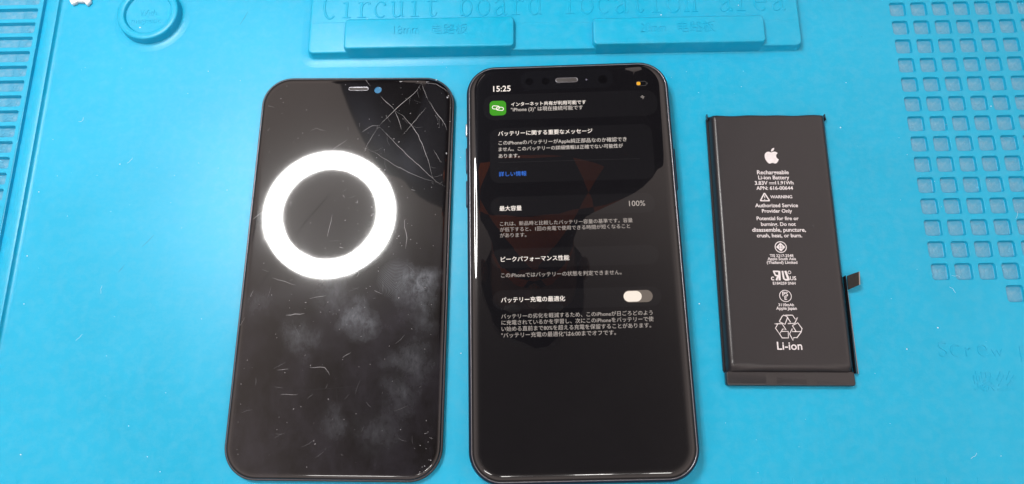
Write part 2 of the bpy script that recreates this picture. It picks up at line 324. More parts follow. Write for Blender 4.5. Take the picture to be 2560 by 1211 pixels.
GLASS_Z = 3.2
DABS = [(tuple(c), r, a) for c, r, a in zip(DI['sm'], (10, 9, 11, 8, 9, 9, 12, 11, 11, 8), (.60, .45, .26, .22, .26, .22, .15, .16, .24, .2))] + [(tuple(DI['finger2']), 9.5, .80)]

# ------------------------------------------------------------ bench under the mat, out of frame
m_bench = simple('bench_top', (.30, .28, .26), .5)
v, f = rrloft(-640, -520, 520, 232, 6, [(0, -34), (0, -5), (1, -4.02)], True, True)
tag(mesh_obj('bench', v, f, m_bench), kind='structure')

# ------------------------------------------------------------ the blue repair mat
mat_root = empty('repair_mat', (0, 0, 0), -0.01825)
tag(mat_root, 'bright blue silicone repair mat with moulded trays under everything', 'mat')
GX, GY, DX, DY = 128.912, 100.584, 8.1916, 8.0924
cells = []
for r_ in range(-1, 15):
    for c_ in range(0, 8):
        if r_ == 14 and c_ < 3: continue
        cells.append((r_, c_, GX + DX * c_, GY - DY * r_))
X0, X1, Y0, Y1 = -250, 215, -112, 160
hw, hh, cr = 3.15, 3.1, 1.15
XR = -204.3                                     # foot of the rail on the left
loops = [[(XR, Y0), (X1, Y0), (X1, Y1), (XR, Y1)]]
for _, _, x, y in cells: loops.append(list(reversed(rr(x - hw, y - hh, x + hw, y + hh, cr, 5))))
sheet = fill2d(loops, 0.0)
skirt = loft([[(X0, Y0, -4), (X1, Y0, -4), (X1, Y1, -4), (X0, Y1, -4)], [(X0, Y0, -.01), (X1, Y0, -.01), (X1, Y1, -.01), (X0, Y1, -.01)]], True, False)
v, f = cat(sheet, skirt)
mesh_obj('sheet', v, f, m_mat, mat_root, smooth=False)

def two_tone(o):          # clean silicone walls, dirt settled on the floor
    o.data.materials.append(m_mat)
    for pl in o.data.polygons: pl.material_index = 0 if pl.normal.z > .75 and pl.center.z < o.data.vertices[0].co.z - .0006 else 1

# rail, gutter and slotted tray on the left: one cross-section swept along the mat
prof = [(XR + 1.6, .004), (XR + .9, .05), (XR + .3, .14), (XR, .24), (XR - .22, .50), (XR - .40, 1.25), (XR - .52, 1.50), (XR - .75, 1.60), (-207.9, 1.60), (-208.15, 1.52), (-208.4, .60), (-208.65, .42), (-209.0, .38), (-210.55, .38), (-210.62, .45), (-210.72, 1.6), (-210.80, 1.82), (-211.0, 1.9)]
v, f = [], []
ys = [Y0 + (Y1 - Y0) * i / 60 for i in range(61)]
for y in ys:
    w = .22 * math.sin(y * .021 + 1.0) - .0000 * y
    for x, z in prof: v.append((x + w * (1 if x < XR + .5 else 0), y, z))
n = len(prof)
for i in range(60):
    for k in range(n - 1): f.append((i * n + k, (i + 1) * n + k, (i + 1) * n + k + 1, i * n + k + 1))
mesh_obj('rail', v, f, m_mat, mat_root)
slots = [107.1 - 6.405 * k for k in range(-8, 31)]
px1 = -210.9
loops = [[(X0, Y0), (px1, Y0), (px1, Y1), (X0, Y1)]]
for y in slots: loops.append(list(reversed(rr(-246, y - 4.85, -212.45, y, .9, 5))))
v, f = fill2d(loops, 1.895)
mesh_obj('slotted_tray', v, f, m_mat, mat_root, smooth=False)
sl = rrloft(-246, -4.85, -212.45, 0, .9, [(0, 1.895), (.10, 1.80), (.18, 1.55), (.24, .35), (.42, .12), (.8, .06)], False, True, 5)
src = None
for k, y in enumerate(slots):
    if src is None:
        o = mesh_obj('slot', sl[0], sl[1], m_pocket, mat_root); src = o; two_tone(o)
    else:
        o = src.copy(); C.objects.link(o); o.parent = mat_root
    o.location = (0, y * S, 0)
    num = 15 + k - 8
    if 14 <= num <= 29:
        text('slot_number', str(num), -219.3, -215.3, -3.75, .065, m_pocket, o, bold=-.015, raise_=.07, height=2.7)

# pockets of the screw tray, numbered in relief
pk = rrloft(-hw, -hh, hw, hh, cr, [(0, 0), (.09, -.05), (.16, -.22), (.24, -1.05), (.40, -1.24), (.7, -1.30)], False, True, 5)
src = None
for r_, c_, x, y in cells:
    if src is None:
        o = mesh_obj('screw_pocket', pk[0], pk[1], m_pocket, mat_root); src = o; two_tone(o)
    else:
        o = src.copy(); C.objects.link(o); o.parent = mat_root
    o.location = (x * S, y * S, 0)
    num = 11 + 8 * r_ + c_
    if r_ < 14:
        s_ = str(num); w = {1: 1.3, 2: 2.9, 3: 3.9}[len(s_)]
        text('pocket_number', s_, -w / 2, w / 2, -1.25, -1.30, m_pocket, o, bold=-.01, raise_=.08, height=2.4)

# round magnetic dish
v, f = revolve([(15.6, .004), (14.6, .08), (13.6, .22), (12.9, .38), (12.5, .62), (12.15, 3.4), (12.0, 3.8), (11.7, 4.0), (9.65, 4.0), (9.4, 3.85), (9.25, 3.5), (9.15, 2.9), (8.95, 2.68), (8.5, 2.62), (4, 2.60), (.01, 2.60)], -166.6, 103.2, 72)
dish = mesh_obj('round_dish', v, f, m_mat, mat_root)
text('dish_lettering', 'With', -170.3, -163.6, 102.3, 2.60, m_mat, dish, bold=-.01, raise_=.10, height=2.6)
text('dish_lettering', 'magnetic', -173.2, -161.4, 98.9, 2.60, m_mat, dish, bold=-.01, raise_=.10)

# raised circuit board area with two stepped tabs
PX0, PX1, PY0 = -101.6, 89.2, 83.0
panel_prof = [(-3.6, .004), (-2.6, .07), (-1.5, .22), (-.7, .37), (-.28, .50), (-.05, .78), (.42, 3.5), (.55, 3.85), (.80, 4.05), (1.15, 4.12)]
v, f = rrloft(PX0, PY0, PX1, 140, 2.6, panel_prof, False, True, 8)
panel = mesh_obj('board_area', v, f, m_mat, mat_root)
tab_prof = [(-.06, .80), (.78, 6.0), (.92, 6.35), (1.15, 6.55), (1.5, 6.62)]
tabs = []
for (a, b, yb) in ((-87.4, -20.3, 97.4), (8.5, 75.2, 95.9)):
    v, f = rrloft(a, PY0 - .02, b, yb, 2.4, tab_prof, False, True, 8)
    tabs.append(mesh_obj('board_tab', v, f, m_mat, panel))
tabs[0]['label'] = 'raised tab reading 18mm'; tabs[1]['label'] = 'raised tab reading 20mm'
v, f = cat(ribbon([(PX0 + 1.6, 96.6), (-87.2, 96.6)], .25, 4.125, .05), ribbon([(-20, 95.0), (8.6, 94.8)], .25, 4.125, .05), ribbon([(75.3, 94.4), (PX1 - 1.6, 94.2)], .25, 4.125, .05))
mesh_obj('mould_line', v, f, m_mat, panel)
text('tab_lettering', '18mm', -67.3, -57.6, 89.5, 6.62, m_mat, panel, bold=-.025, raise_=.20, height=3.7)
text('tab_lettering', '电路板', -52.6, -39.0, 89.6, 6.62, m_mat, panel, bold=-.008, raise_=.20)
text('tab_lettering', '20mm', 27.4, 36.9, 88.6, 6.62, m_mat, panel, bold=-.025, raise_=.16, height=3.7)
text('tab_lettering', '电路板', 41.5, 55.7, 88.7, 6.62, m_mat, panel, bold=-.008, raise_=.16)

K, T_ = 1.0, .6
GL = {
 'C': [(K, arc(.2, 5.6, 2.4, 5.7, 52, 308, 22)), (T_, [(1.9, 8.4), (1.95, 10.9)])],
 'i': [(K, [(0, 0), (0, 7)]), (T_, [(-1.6, .2), (1.6, .2)]), (T_, [(-1.6, 6.7), (0, 6.9)]), (1.2, [(-.3, 9.9), (.3, 9.9)])],
 'r': [(K, [(-.9, 0), (-.9, 7)]), (T_, [(-2.4, .2), (.8, .2)]), (T_, [(-2.4, 6.7), (-.9, 6.9)]), (T_, [(-.9, 4.3), (-.3, 5.8), (.6, 6.7), (1.6, 6.9), (2.2, 6.5)]), (1.0, [(2.05, 6.5), (2.1, 5.9)])],
 'c': [(.8, arc(0, 3.5, 2.2, 3.5, 48, 312, 18)), (1.0, [(1.5, 6.0), (1.55, 5.3)])],
 'u': [(K, [(-1.7, 7), (-1.7, 1.9), (-1.35, .7), (-.4, .1)]), (T_, [(-.5, .1), (.5, .3), (1.5, 1.5)]), (K, [(1.5, 7), (1.5, .5)]), (T_, [(1.4, .25), (2.5, .35)]), (T_, [(-2.7, 6.8), (-1.7, 6.9)]), (T_, [(.5, 6.8), (1.5, 6.9)])],
 't': [(K, [(-.5, 9.2), (-.5, 1.6), (-.1, .4), (.5, .1)]), (T_, [(.4, .1), (1.3, .4), (1.9, 1.7)]), (T_, [(-2.0, 6.85), (1.9, 6.85)])],
 'b': [(K, [(-1.8, 11), (-1.8, .1)]), (.8, arc(.1, 3.5, 2.0, 3.5, 175, -175, 22)), (T_, [(-2.8, 10.8), (-1.8, 10.9)])],
 'o': [(.85, arc(0, 3.5, 2.3, 3.5, 0, 360, 26))],
 'a': [(.8, [(-1.8, 5.5), (-1.4, 6.5), (-.3, 7), (.8, 6.6), (1.2, 5.4)]), (K, [(1.2, 5.5), (1.2, 1.1), (1.5, .3), (2.1, .2), (2.5, .9)]), (.75, [(1.2, 4.3), (-.6, 3.5), (-1.8, 2.4), (-2.0, 1.3), (-1.4, .2), (-.4, .1), (.6, .7), (1.2, 1.6)])],
 'd': [(K, [(1.7, 11), (1.7, .4)]), (.8, arc(-.2, 3.5, 2.0, 3.5, 5, 355, 22)), (T_, [(1.6, .3), (2.7, .35)]), (T_, [(.7, 10.8), (1.7, 10.9)])],
 'l': [(K, [(0, 11), (0, 0)]), (T_, [(-1.7, .2), (1.7, .2)]), (T_, [(-1.6, 10.7), (0, 10.9)])],
 'n': [(K, [(-1.6, 7), (-1.6, 0)]), (T_, [(-2.7, .2), (-.6, .2)]), (T_, [(-1.6, 5.0), (-.7, 6.5), (.2, 7)]), (K, [(.1, 7), (1.0, 6.8), (1.5, 5.8), (1.5, 0)]), (T_, [(.5, .2), (2.6, .2)]), (T_, [(-2.6, 6.8), (-1.6, 6.9)])],
 'e': [(.8, arc(0, 3.5, 2.2, 3.5, 3, 318, 20)), (T_, [(-2.1, 3.8), (2.2, 3.8)])],
}
for k, ch in enumerate('Circuit board location area'):
    if ch == ' ': continue
    cx = -93.5 + 6.72 * k; by = 98.55 - .0 * k; parts = []
    for q, (w, pts) in enumerate(GL[ch]):
        parts.append(ribbon([(cx + x, by + y) for x, y in pts], w, 4.125, .21 + .006 * q, top=.55))
    v, f = cat(*parts)
    mesh_obj('raised_letter', v, f, m_mat, panel, smooth=False)

# faint lettering beside the screw tray
for ch, xa, xb, yb in (('s', 123.9, 127.0, -34.5), ('c', 127.9, 131.0, -34.5), ('r', 133.0, 135.0, -34.5), ('e', 137.0, 140.4, -34.5), ('w', 141.6, 145.3, -34.5), ('p', 151.2, 154.4, -34.6)):
    text('raised_letter', ch, xa, xb, yb, 0.0, m_mat, mat_root, bold=-.02, raise_=.15)
text('raised_letter', '螺丝', 133.9, 148.1, -45.6, 0.0, m_mat, mat_root, bold=-.008, raise_=.13)
# millimetre ruler along the near edge
parts = []
for k in range(-190, 171):
    ln = 9 if k % 10 == 0 else (7.5 if k % 5 == 0 else 6)
    parts.append(ribbon([(k, -73.8 - 9 + 0), (k, -73.8 - 9 + ln)], .22, 0.0, .07))
v, f = cat(*parts)
tag(mesh_obj('ruler_ticks', v, f, m_mat, mat_root, smooth=False), kind='stuff')
# old scuffs pressed into the mat
for a, b in MK['dark'][:3]:
    v, f = ribbon([tuple(a), ((a[0] + b[0]) / 2 + .1, (a[1] + b[1]) / 2), tuple(b)], .38, .012, 0, True)
    mesh_obj('scuff', v, f, m_mark, mat_root, smooth=False)

# ------------------------------------------------------------ the phone with the lit screen
phone = empty('smartphone', (0, 0, 0), 0)
tag(phone, 'black smartphone with its lit battery page showing, between cracked display and battery', 'smartphone')
PW, PH_, PR = 75.7 / 2, 150.9 / 2, 11.0
v, f = rrloft(-PW, -PH_, PW, PH_, PR, [(3.2, .02), (1.6, .18), (.75, .75), (.25, 1.7), (.04, 3.0), (0, 4.2), (.05, 5.4), (.28, 6.5), (.62, 7.15), (.95, 7.42), (1.12, 7.44)], True, False, 16)
mesh_obj('frame', v, f, m_frame, phone, angle=70)
v, f = rrloft(-PW, -PH_, PW, PH_, PR, [(1.10, 7.43), (1.14, 7.50), (1.30, 7.50), (1.42, 7.36)], False, False, 16)
mesh_obj('polished_rim', v, f, m_polish, phone, angle=70)
m_glass = glass_mat('phone_glass', False)
v, f = rrloft(-PW, -PH_, PW, PH_, PR, [(1.42, 7.26), (1.46, 7.46), (1.60, 7.66), (1.85, 7.84), (2.2, 7.99), (2.7, 8.125), (3.2, 8.215), (3.8, 8.275), (4.4, 8.297), (5.0, 8.30)], False, True, 16)
glass = mesh_obj('screen', v, f, m_glass, phone, angle=30)
# buttons
def button(name, side, y0, y1, z0, z1, out, mat):
    x0, x1 = (PW - .6, PW + out) if side > 0 else (-PW - out, -PW + .6)
    pr = rrloft(min(y0, y1), z0, max(y0, y1), z1, .9, [(0, 0), (0, .55), (.12, .68), (.3, .72)], False, True, 6)
    w = out + .6
    V = [((PW - .6 + z / .72 * w) if side > 0 else (-PW + .6 - z / .72 * w), x, y) for x, y, z in pr[0]]
    return mesh_obj(name, V, pr[1], mat, phone)
button('mute_switch', -1, PB['mute'][0], PB['mute'][1], 3.4, 5.6, .42, simple('satin_switch', (.45, .47, .52), .35, .8))
button('volume_button', -1, PB['vu'][0], PB['vu'][1], 3.0, 5.6, .38, m_frame)
button('volume_button', -1, PB['vd'][0], PB['vd'][1], 3.0, 5.6, .38, m_frame)
button('side_button', 1, PB['sb'][0], PB['sb'][1], 3.0, 5.6, .38, m_frame)
# antenna breaks on the frame
for sx in (-1, 1):
    for yy in (61.5, -61.5):
        V = []; F = []
        for k, (dx, z) in enumerate(((.30, 6.5), (.06, 5.4), (.01, 4.2), (.05, 3.0), (.26, 1.7))):
            V += [(sx * (PW - dx + .012), yy - .35, z), (sx * (PW - dx + .012), yy + .35, z)]
        for k in range(4): F.append((2 * k, 2 * k + 1, 2 * k + 3, 2 * k + 2))
        mesh_obj('antenna_line', V, F, m_rubber, phone)

def lit(name, col, es, base=(.006, .006, .0075)):
    m, t, p = nt(name)
    n = noise(t, coord(t), 500, 2)
    t.links.new(mixc(t, n, base, tuple(x * 1.1 for x in base)), p.inputs['Base Color'])
    p.inputs['Emission Color'].default_value = (*col, 1); p.inputs['Emission Strength'].default_value = es
    p.inputs['Roughness'].default_value = .22; p.inputs['Specular IOR Level'].default_value = .03
    p.inputs['Coat Weight'].default_value = 1.0; p.inputs['Coat Roughness'].default_value = .012; p.inputs['Coat IOR'].default_value = 1.52
    return m
m_w = lit('lit_white', (1.0, .90, .82), 1.15); m_m = lit('lit_body', (1.0, .90, .82), .72); m_g = lit('lit_grey', (1.0, .88, .80), .50)
m_b = lit('lit_blue', (.05, .24, 1.0), .80); m_card = lit('lit_card', (1.0, .97, 1.0), .0028); m_sepm = lit('lit_separator', (1.0, .95, .95), .022)
m_green = lit('lit_green', (.055, .36, .012), 1.0); m_yellow = lit('lit_yellow', (1.0, .48, .03), 1.0)
m_knob = lit('lit_toggle_knob', (1.0, .88, .76), 1.0); m_track = lit('lit_toggle_track', (1.0, .82, .68), .17); m_edge = lit('lit_outline', (1, .9, .85), .10)
ZG = 8.30
def card(name, a, b, r, z, m, n=10):
    v, f = rrloft(min(a[0], b[0]), min(a[1], b[1]), max(a[0], b[0]), max(a[1], b[1]), r, [(0, z - .004), (0, z)], False, True, n)
    return mesh_obj(name, v, f, m, glass, smooth=False)
card('notification_card', PB['c1'][0], PB['c1'][1], 4.0, ZG + .012, m_card)
for k in ('c2', 'c3', 'c4', 'c5'): card('settings_card', PB[k][0], PB[k][1], 3.4, ZG + .012, m_card)
v, f = ribbon([tuple(PB['sep'][0]), tuple(PB['sep'][1])], .12, ZG + .02); mesh_obj('separator', v, f, m_sepm, glass, smooth=False)
for s_, xa, ya, xb, yb, c in PT:
    mm = {'w': m_w, 'm': m_m, 'g': m_g, 'b': m_b}[c]
    text('text_line', s_, xa, xb, (ya + yb) / 2 + .05, ZG + .024, mm, glass, bold=.009 if c == 'w' else (.004 if c in 'mb' else .0))
text('text_line', '今', PB['ima'][0] - .75, PB['ima'][0] + .75, PB['ima'][1] - .8, ZG + .024, m_g, glass)
card('app_icon', PB['icon'][0], PB['icon'][1], 1.5, ZG + .024, m_green)
ix = (PB['icon'][0][0] + PB['icon'][1][0]) / 2; iy = (PB['icon'][0][1] + PB['icon'][1][1]) / 2
def link_loop(dx, dy):
    p = []
    for x, y in rr(-1.35, -.62, 1.35, .62, .62, 8): p.append((ix + dx + x * .97 + y * .12, iy + dy + y - x * .12))
    return p
v, f = cat(ribbon(link_loop(-.75, .28), .30, ZG + .034, 0, False, True), ribbon(link_loop(.75, -.28), .30, ZG + .038, 0, False, True))
mesh_obj('link_symbol', v, f, m_w, glass, smooth=False)
b0, b1 = PB['bat']
v, f = ribbon(rr(b0[0], b0[1], b1[0], b1[1], .6, 6), .14, ZG + .024, 0, False, True); mesh_obj('charge_outline', v, f, m_edge, glass, smooth=False)
v, f = ribbon([(b1[0] + .35, (b0[1] + b1[1]) / 2 - .3), (b1[0] + .35, (b0[1] + b1[1]) / 2 + .3)], .2, ZG + .024); mesh_obj('charge_tip', v, f, m_edge, glass, smooth=False)
card('charge_level', (b0[0] + .05, PB['batfill'][1] - .68), (b0[0] + 1.45, PB['batfill'][1] + .68), .5, ZG + .028, m_yellow)
card('toggle_track', PB['tog'][0], PB['tog'][1], 2.2, ZG + .020, m_track)
card('toggle_knob', (PB['knob'][0][0] + .12, PB['knob'][0][1] + .08), (PB['knob'][1][0], PB['knob'][1][1] - .08), 2.2, ZG + .030, m_knob)
# notch hardware
m_notch = simple('notch_black', (.006, .009, .013), .2); m_sens = simple('sensor_glass', (.002, .002, .003), .08)
v, f = rrloft(-17.3, 64.4, 17.0, 72.0, 3.2, [(0, ZG + .012), (0, ZG + .016)], False, True, 10); mesh_obj('notch', v, f, lit('notch_panel', (.4, .7, 1.0), .0012), glass, smooth=False)
for k, rad in (('s1', 1.5), ('s2', 1.45), ('s3', 1.75)):
    x, y = PB[k]; v, f = loft([[(a, b, ZG + .017) for a, b in circ(x, y, rad)], [(a, b, ZG + .022) for a, b in circ(x, y, rad)]]); mesh_obj('sensor', v, f, m_sens, glass, smooth=False)
x, y = PB['dot']; v, f = loft([[(a, b, ZG + .017) for a, b in circ(x, y, .35, 14)], [(a, b, ZG + .022) for a, b in circ(x, y, .3, 14)]]); mesh_obj('ambient_sensor', v, f, simple('ambient_sensor', (.10, .10, .14), .3), glass)
e0, e1 = PB['ear']
v, f = rrloft(e0[0], e0[1], e1[0], e1[1], 1.0, [(-.06, ZG + .017), (.02, ZG + .06), (.16, ZG + .06), (.24, ZG + .02)], False, False, 8); ear = mesh_obj('earpiece', v, f, m_polish, glass)
v, f = rrloft(e0[0] + .23, e0[1] + .23, e1[0] - .23, e1[1] - .23, .75, [(0, ZG + .018), (.02, ZG + .022)], False, True, 8); mesh_obj('earpiece_mesh', v, f, m_ear, glass)

# ------------------------------------------------------------ the removed cracked display
dx, dy, dt, dw, dh = POSE['d']
disp = empty('cracked_display', (dx, dy, 0), dt)
tag(disp, 'cracked and smudged black phone display lying loose, white ring reflected in it', 'phone display')
DW, DH, DR = dw / 2, dh / 2, 11.4
m_dglass = glass_mat('smudged_display_glass', True)
cx_, cy_ = DI['cam']
v, f = rrloft(-DW, -DH, DW, DH, DR, [(1.4, .95), (.35, 1.0), (.05, 1.15), (0, 1.5), (.04, 2.0), (.14, 2.22), (.50, 2.30), (.62, 2.22)], False, False, 14)
mesh_obj('bezel', v, f, m_rubber, disp, angle=60)
v, f = rrloft(-DW, -DH, DW, DH, DR, [(.40, 2.20), (.44, 2.345), (.60, 2.35), (.64, 2.25)], False, False, 14)
mesh_obj('polished_lip', v, f, simple('thin_lip', (.16, .15, .17), .25, .8), disp, angle=60)
hole = circ(cx_, cy_, 1.45, 28)
i_last = 3.1
edge = rrloft(-DW, -DH, DW, DH, DR, [(.62, 2.18), (.66, 2.42), (.80, 2.66), (1.05, 2.88), (1.5, 3.06), (2.1, 3.16), (2.6, 3.19), (i_last, 3.2)], False, False, 14)
top = fill2d([rr(-DW + i_last, -DH + i_last, DW - i_last, DH - i_last, DR - i_last, 14), list(reversed(hole))], GLASS_Z)
well = loft([[(x, y, GLASS_Z) for x, y in hole], [(x, y, .9) for x, y in hole]], False, False)
well = loft([[(x, y, GLASS_Z) for x, y in hole], [(x, y, 2.75) for x, y in hole]], False, False)
v, f = cat(edge, top, well)
dglass = mesh_obj('cracked_glass', v, f, m_dglass, disp, angle=30)
# the pane is broken: fold it very slightly along three fracture lines so the reflections jump there
def fold(o, p, q, k):
    bm = bmesh.new(); bm.from_mesh(o.data); bmesh.ops.remove_doubles(bm, verts=bm.verts, dist=1e-6)
    p = Vector((p[0] * S, p[1] * S, 0)); q = Vector((q[0] * S, q[1] * S, 0)); d = (q - p).normalized(); nn = Vector((-d.y, d.x, 0))
    bmesh.ops.bisect_plane(bm, geom=bm.verts[:] + bm.edges[:] + bm.faces[:], plane_co=p, plane_no=nn, dist=1e-7)
    for vv in bm.verts:
        s_ = (vv.co - p).dot(nn); s_ = s_ if vv.co.z > 1.5 * S else 0
        if s_ > 0: vv.co.z += k * s_
    bm.to_mesh(o.data); bm.free()
    me = o.data; bm = bmesh.new(); bm.from_mesh(me)
    for fc in bm.faces: fc.smooth = abs(fc.normal.z) < .9995
    bm.to_mesh(me); bm.free()
fold(dglass, DI['line'][1], DI['line'][0], .0005)
fold(dglass, CR[0][1][0], CR[0][1][-1], .0006)
fold(dglass, CR[7][1][-1], CR[7][1][0], .0005)
v, f = fill2d([rr(-DW + 1.5, -DH + 1.5, DW - 1.5, DH - 1.5, DR - 1.5, 14), list(reversed(circ(cx_, cy_, 1.47, 28)))], .93)
mesh_obj('back_film', v, f, m_rubber, disp, smooth=False)
v, f = rrloft(-DW + 4, -DH + 4, DW - 4, DH - 14, 6, [(.4, .02), (0, .3), (0, .92)], True, True, 6)
mesh_obj('backplate', v, f, m_back, disp)
v, f = loft([[(x, y, 2.2) for x, y in circ(cx_, cy_, 1.6, 24)], [(x, y, 2.8) for x, y in circ(cx_, cy_, 1.6, 24)]])
o = mesh_obj('camera_hole_disc', v, f, simple('mat_blue_disc', (.035, .17, .34), .15), disp); o['label'] = 'small round camera hole with a blue disc standing for the mat below'  # added disc, its blue stands for the lit mat showing through the hole
for w, pts in CR:
    P = []
    for i in range(len(pts) - 1):
        (x0, y0), (x1, y1) = pts[i], pts[i + 1]; ln = math.hypot(x1 - x0, y1 - y0); m_ = max(1, int(ln / 1.6))
        for k in range(m_): P.append((x0 + (x1 - x0) * k / m_ + (random.uniform(-.16, .16) if k else 0), y0 + (y1 - y0) * k / m_ + (random.uniform(-.16, .16) if k else 0)))
    P.append(tuple(pts[-1]))
    v, f = ribbon(P, w * .85, GLASS_Z + .112, 0, True)
    mesh_obj('crack', v, f, m_crack, disp, smooth=False)
for k_ in (0, 3, 4, 7, 8):          # short splinter lines branching off the main fractures
    pts = CR[k_][1]
    for q_ in range(4):
        i = random.randrange(len(pts) - 1); u_ = random.random(); x = pts[i][0] + (pts[i + 1][0] - pts[i][0]) * u_; y = pts[i][1] + (pts[i + 1][1] - pts[i][1]) * u_
        a = math.atan2(pts[i + 1][1] - pts[i][1], pts[i + 1][0] - pts[i][0]) + random.choice((-1, 1)) * random.uniform(.35, 1.0); ln = random.uniform(1.2, 5.0)
        v, f = ribbon([(x, y), (x + math.cos(a) * ln * .5 + random.uniform(-.2, .2), y + math.sin(a) * ln * .5), (x + math.cos(a + .2) * ln, y + math.sin(a + .2) * ln)], .07, GLASS_Z + .110, 0, True)
        mesh_obj('crack', v, f, m_scr, disp, smooth=False)
for pts in DK:
    v, f = ribbon([tuple(p) for p in pts], .10, GLASS_Z + .108, 0, True)
    o = mesh_obj('crack', v, f, m_dark, disp, smooth=False); o['label'] = 'fine dark crack'
for pts in CH[:3]:
    cxm = sum(p[0] for p in pts) / len(pts); cym = sum(p[1] for p in pts) / len(pts); n = len(pts)
    V = [(x, y, 2.6 if y > 70 else GLASS_Z + .10) for x, y in pts] + [(cxm, cym, GLASS_Z + .16)]
    mesh_obj('glass_chip', V, [(i, (i + 1) % n, n) for i in range(n)], m_chip, disp, smooth=False)
# small chips along the battered edges
for k in range(26):
    if k < 14: x, y = DW - random.uniform(1.3, 2.6), random.uniform(18, 66)
    elif k < 20: x, y = random.uniform(8, 30), DH - random.uniform(1.0, 2.2)
    else: x, y = DW - random.uniform(2, 9), -DH + random.uniform(2, 9)
    r_ = random.uniform(.12, .38); zc = GLASS_Z + .06 if (abs(x) < DW - 2.2 and abs(y) < DH - 2.2) else 2.95
    a = random.uniform(0, 6.28); V = [(x + r_ * random.uniform(.5, 1.4) * math.cos(a + q * 1.256), y + r_ * random.uniform(.5, 1.4) * math.sin(a + q * 1.256), zc) for q in range(5)] + [(x, y, zc + .12)]
    mesh_obj('glass_chip', V, [(i, (i + 1) % 5, 5) for i in range(5)], m_chip, disp, smooth=False)
# hairline scratches
for k in range(46):
    x = random.uniform(-DW + 5, DW - 5); y = random.uniform(-DH + 5, DH - 8); a = random.gauss(.5, .9); ln = random.uniform(.8, 5.0); bend = random.uniform(-.25, .25)
    v, f = ribbon([(x, y), (x + math.cos(a) * ln * .5 - math.sin(a) * bend, y + math.sin(a) * ln * .5 + math.cos(a) * bend), (x + math.cos(a) * ln, y + math.sin(a) * ln)], random.uniform(.05, .10), GLASS_Z + .105, 0, True)
    mesh_obj('scratch', v, f, m_scr, disp, smooth=False)
# splinters and grit on the glass
V, F = [], []
for k in range(210):
    x = random.uniform(-DW + 3.5, DW - 3.5); y = random.uniform(-DH + 3.5, DH - 3.5)
    if k < 60: x = random.gauss(14, 12); y = random.gauss(35, 22)
    if abs(x) > DW - 3.5 or abs(y) > DH - 3.5: continue
    r_ = random.uniform(.05, .15) * (1.5 if random.random() < .12 else 1); a = random.uniform(0, 6.28); e = random.uniform(.8, 2.6); b = len(V)
    for q in range(4):
        t_ = a + q * math.pi / 2; rr_ = r_ * (e if q % 2 == 0 else 1)
        V.append((x + rr_ * math.cos(t_), y + rr_ * math.sin(t_), GLASS_Z + .10))
    V.append((x, y, GLASS_Z + .10 + r_ * .7)); F += [(b + i, b + (i + 1) % 4, b + 4) for i in range(4)]
tag(mesh_obj('glass_grit', V, F, m_crack, disp, smooth=False), kind='stuff')
e0, e1 = DI['ear']
v, f = rrloft(e0[0], e0[1], e1[0], e1[1], .55, [(-.05, GLASS_Z + .10), (.02, GLASS_Z + .10), (.14, GLASS_Z + .10), (.2, GLASS_Z + .065)], False, False, 6); mesh_obj('earpiece_slot', v, f, m_polish, disp)
v, f = rrloft(e0[0] + .18, e0[1] + .18, e1[0] - .18, e1[1] - .18, .4, [(0, GLASS_Z + .10), (.01, GLASS_Z + .067)], False, True, 6); mesh_obj('earpiece_grille', v, f, m_ear, disp)

# ------------------------------------------------------------ the battery
bx, by_, bt, bw, bh = POSE['b']
batt = empty('phone_battery', (bx, by_, 0), bt)
tag(batt, 'flat dark grey lithium battery pack with white printed markings', 'battery')
m_pouch, t, p = nt('battery_wrap'); vv = coord(t)
t.links.new(mixc(t, noise(t, vv, 45, 5, .6), (.013, .0125, .015), (.019, .018, .0215)), p.inputs['Base Color'])
p.inputs['Roughness'].default_value = .33; p.inputs['Specular IOR Level'].default_value = .60
bump(t, p, noise(t, vv, 900, 4, .6), .06, .0002)
BW = 21.9
prof = [(1.1, .05), (.35, .22), (.05, .7), (.0, 1.6), (.10, 2.6), (.40, 3.35), (.95, 3.92), (1.7, 4.16), (2.4, 4.2)]
YT, YF = 49.4, -45.6
# body: subdivided skin so that the film can sag and wrinkle near the folded end
NX, NY = 60, 150
V, F = [], []
def body_z(x, y):
    ex = min(BW - abs(x), 3.0) / 3.0; ez = 1 - (1 - ex) ** 2.6
    ty = min(max((YT - y), 0), 1.2) / 1.2; ez *= 1 - (1 - ty) ** 2 * .75
    tb = min(max(y - YF, 0), 2.6) / 2.6; ez *= .62 + .38 * (1 - (1 - tb) ** 2.2)
    z = 4.2 * ez
    if y < YF + 7:
        k = (YF + 7 - y) / 7; edge_ = max(0, (abs(x) - 7) / 15)
        z += -.40 * k * k * edge_ * (1 + math.sin((y - YF) * 2.1 + abs(x) * .28)) * .7
    return max(z, .05)
for j in range(NY + 1):
    y = YF + (YT - YF) * (j / NY)
    top_ = max(0, j - NY + 6) / 6
    for i in range(NX + 1):
        s_ = -1 + 2 * i / NX; x = BW * math.copysign(1 - (1 - abs(s_)) ** 1.5, s_)
        V.append((x, y + top_ * (.22 * math.sin(x * .42 + .8) * math.sin(x * .13) - .12), body_z(x, y)))
for j in range(NY):
    for i in range(NX):
        a = j * (NX + 1) + i; F.append((a, a + 1, a + NX + 2, a + NX + 1))
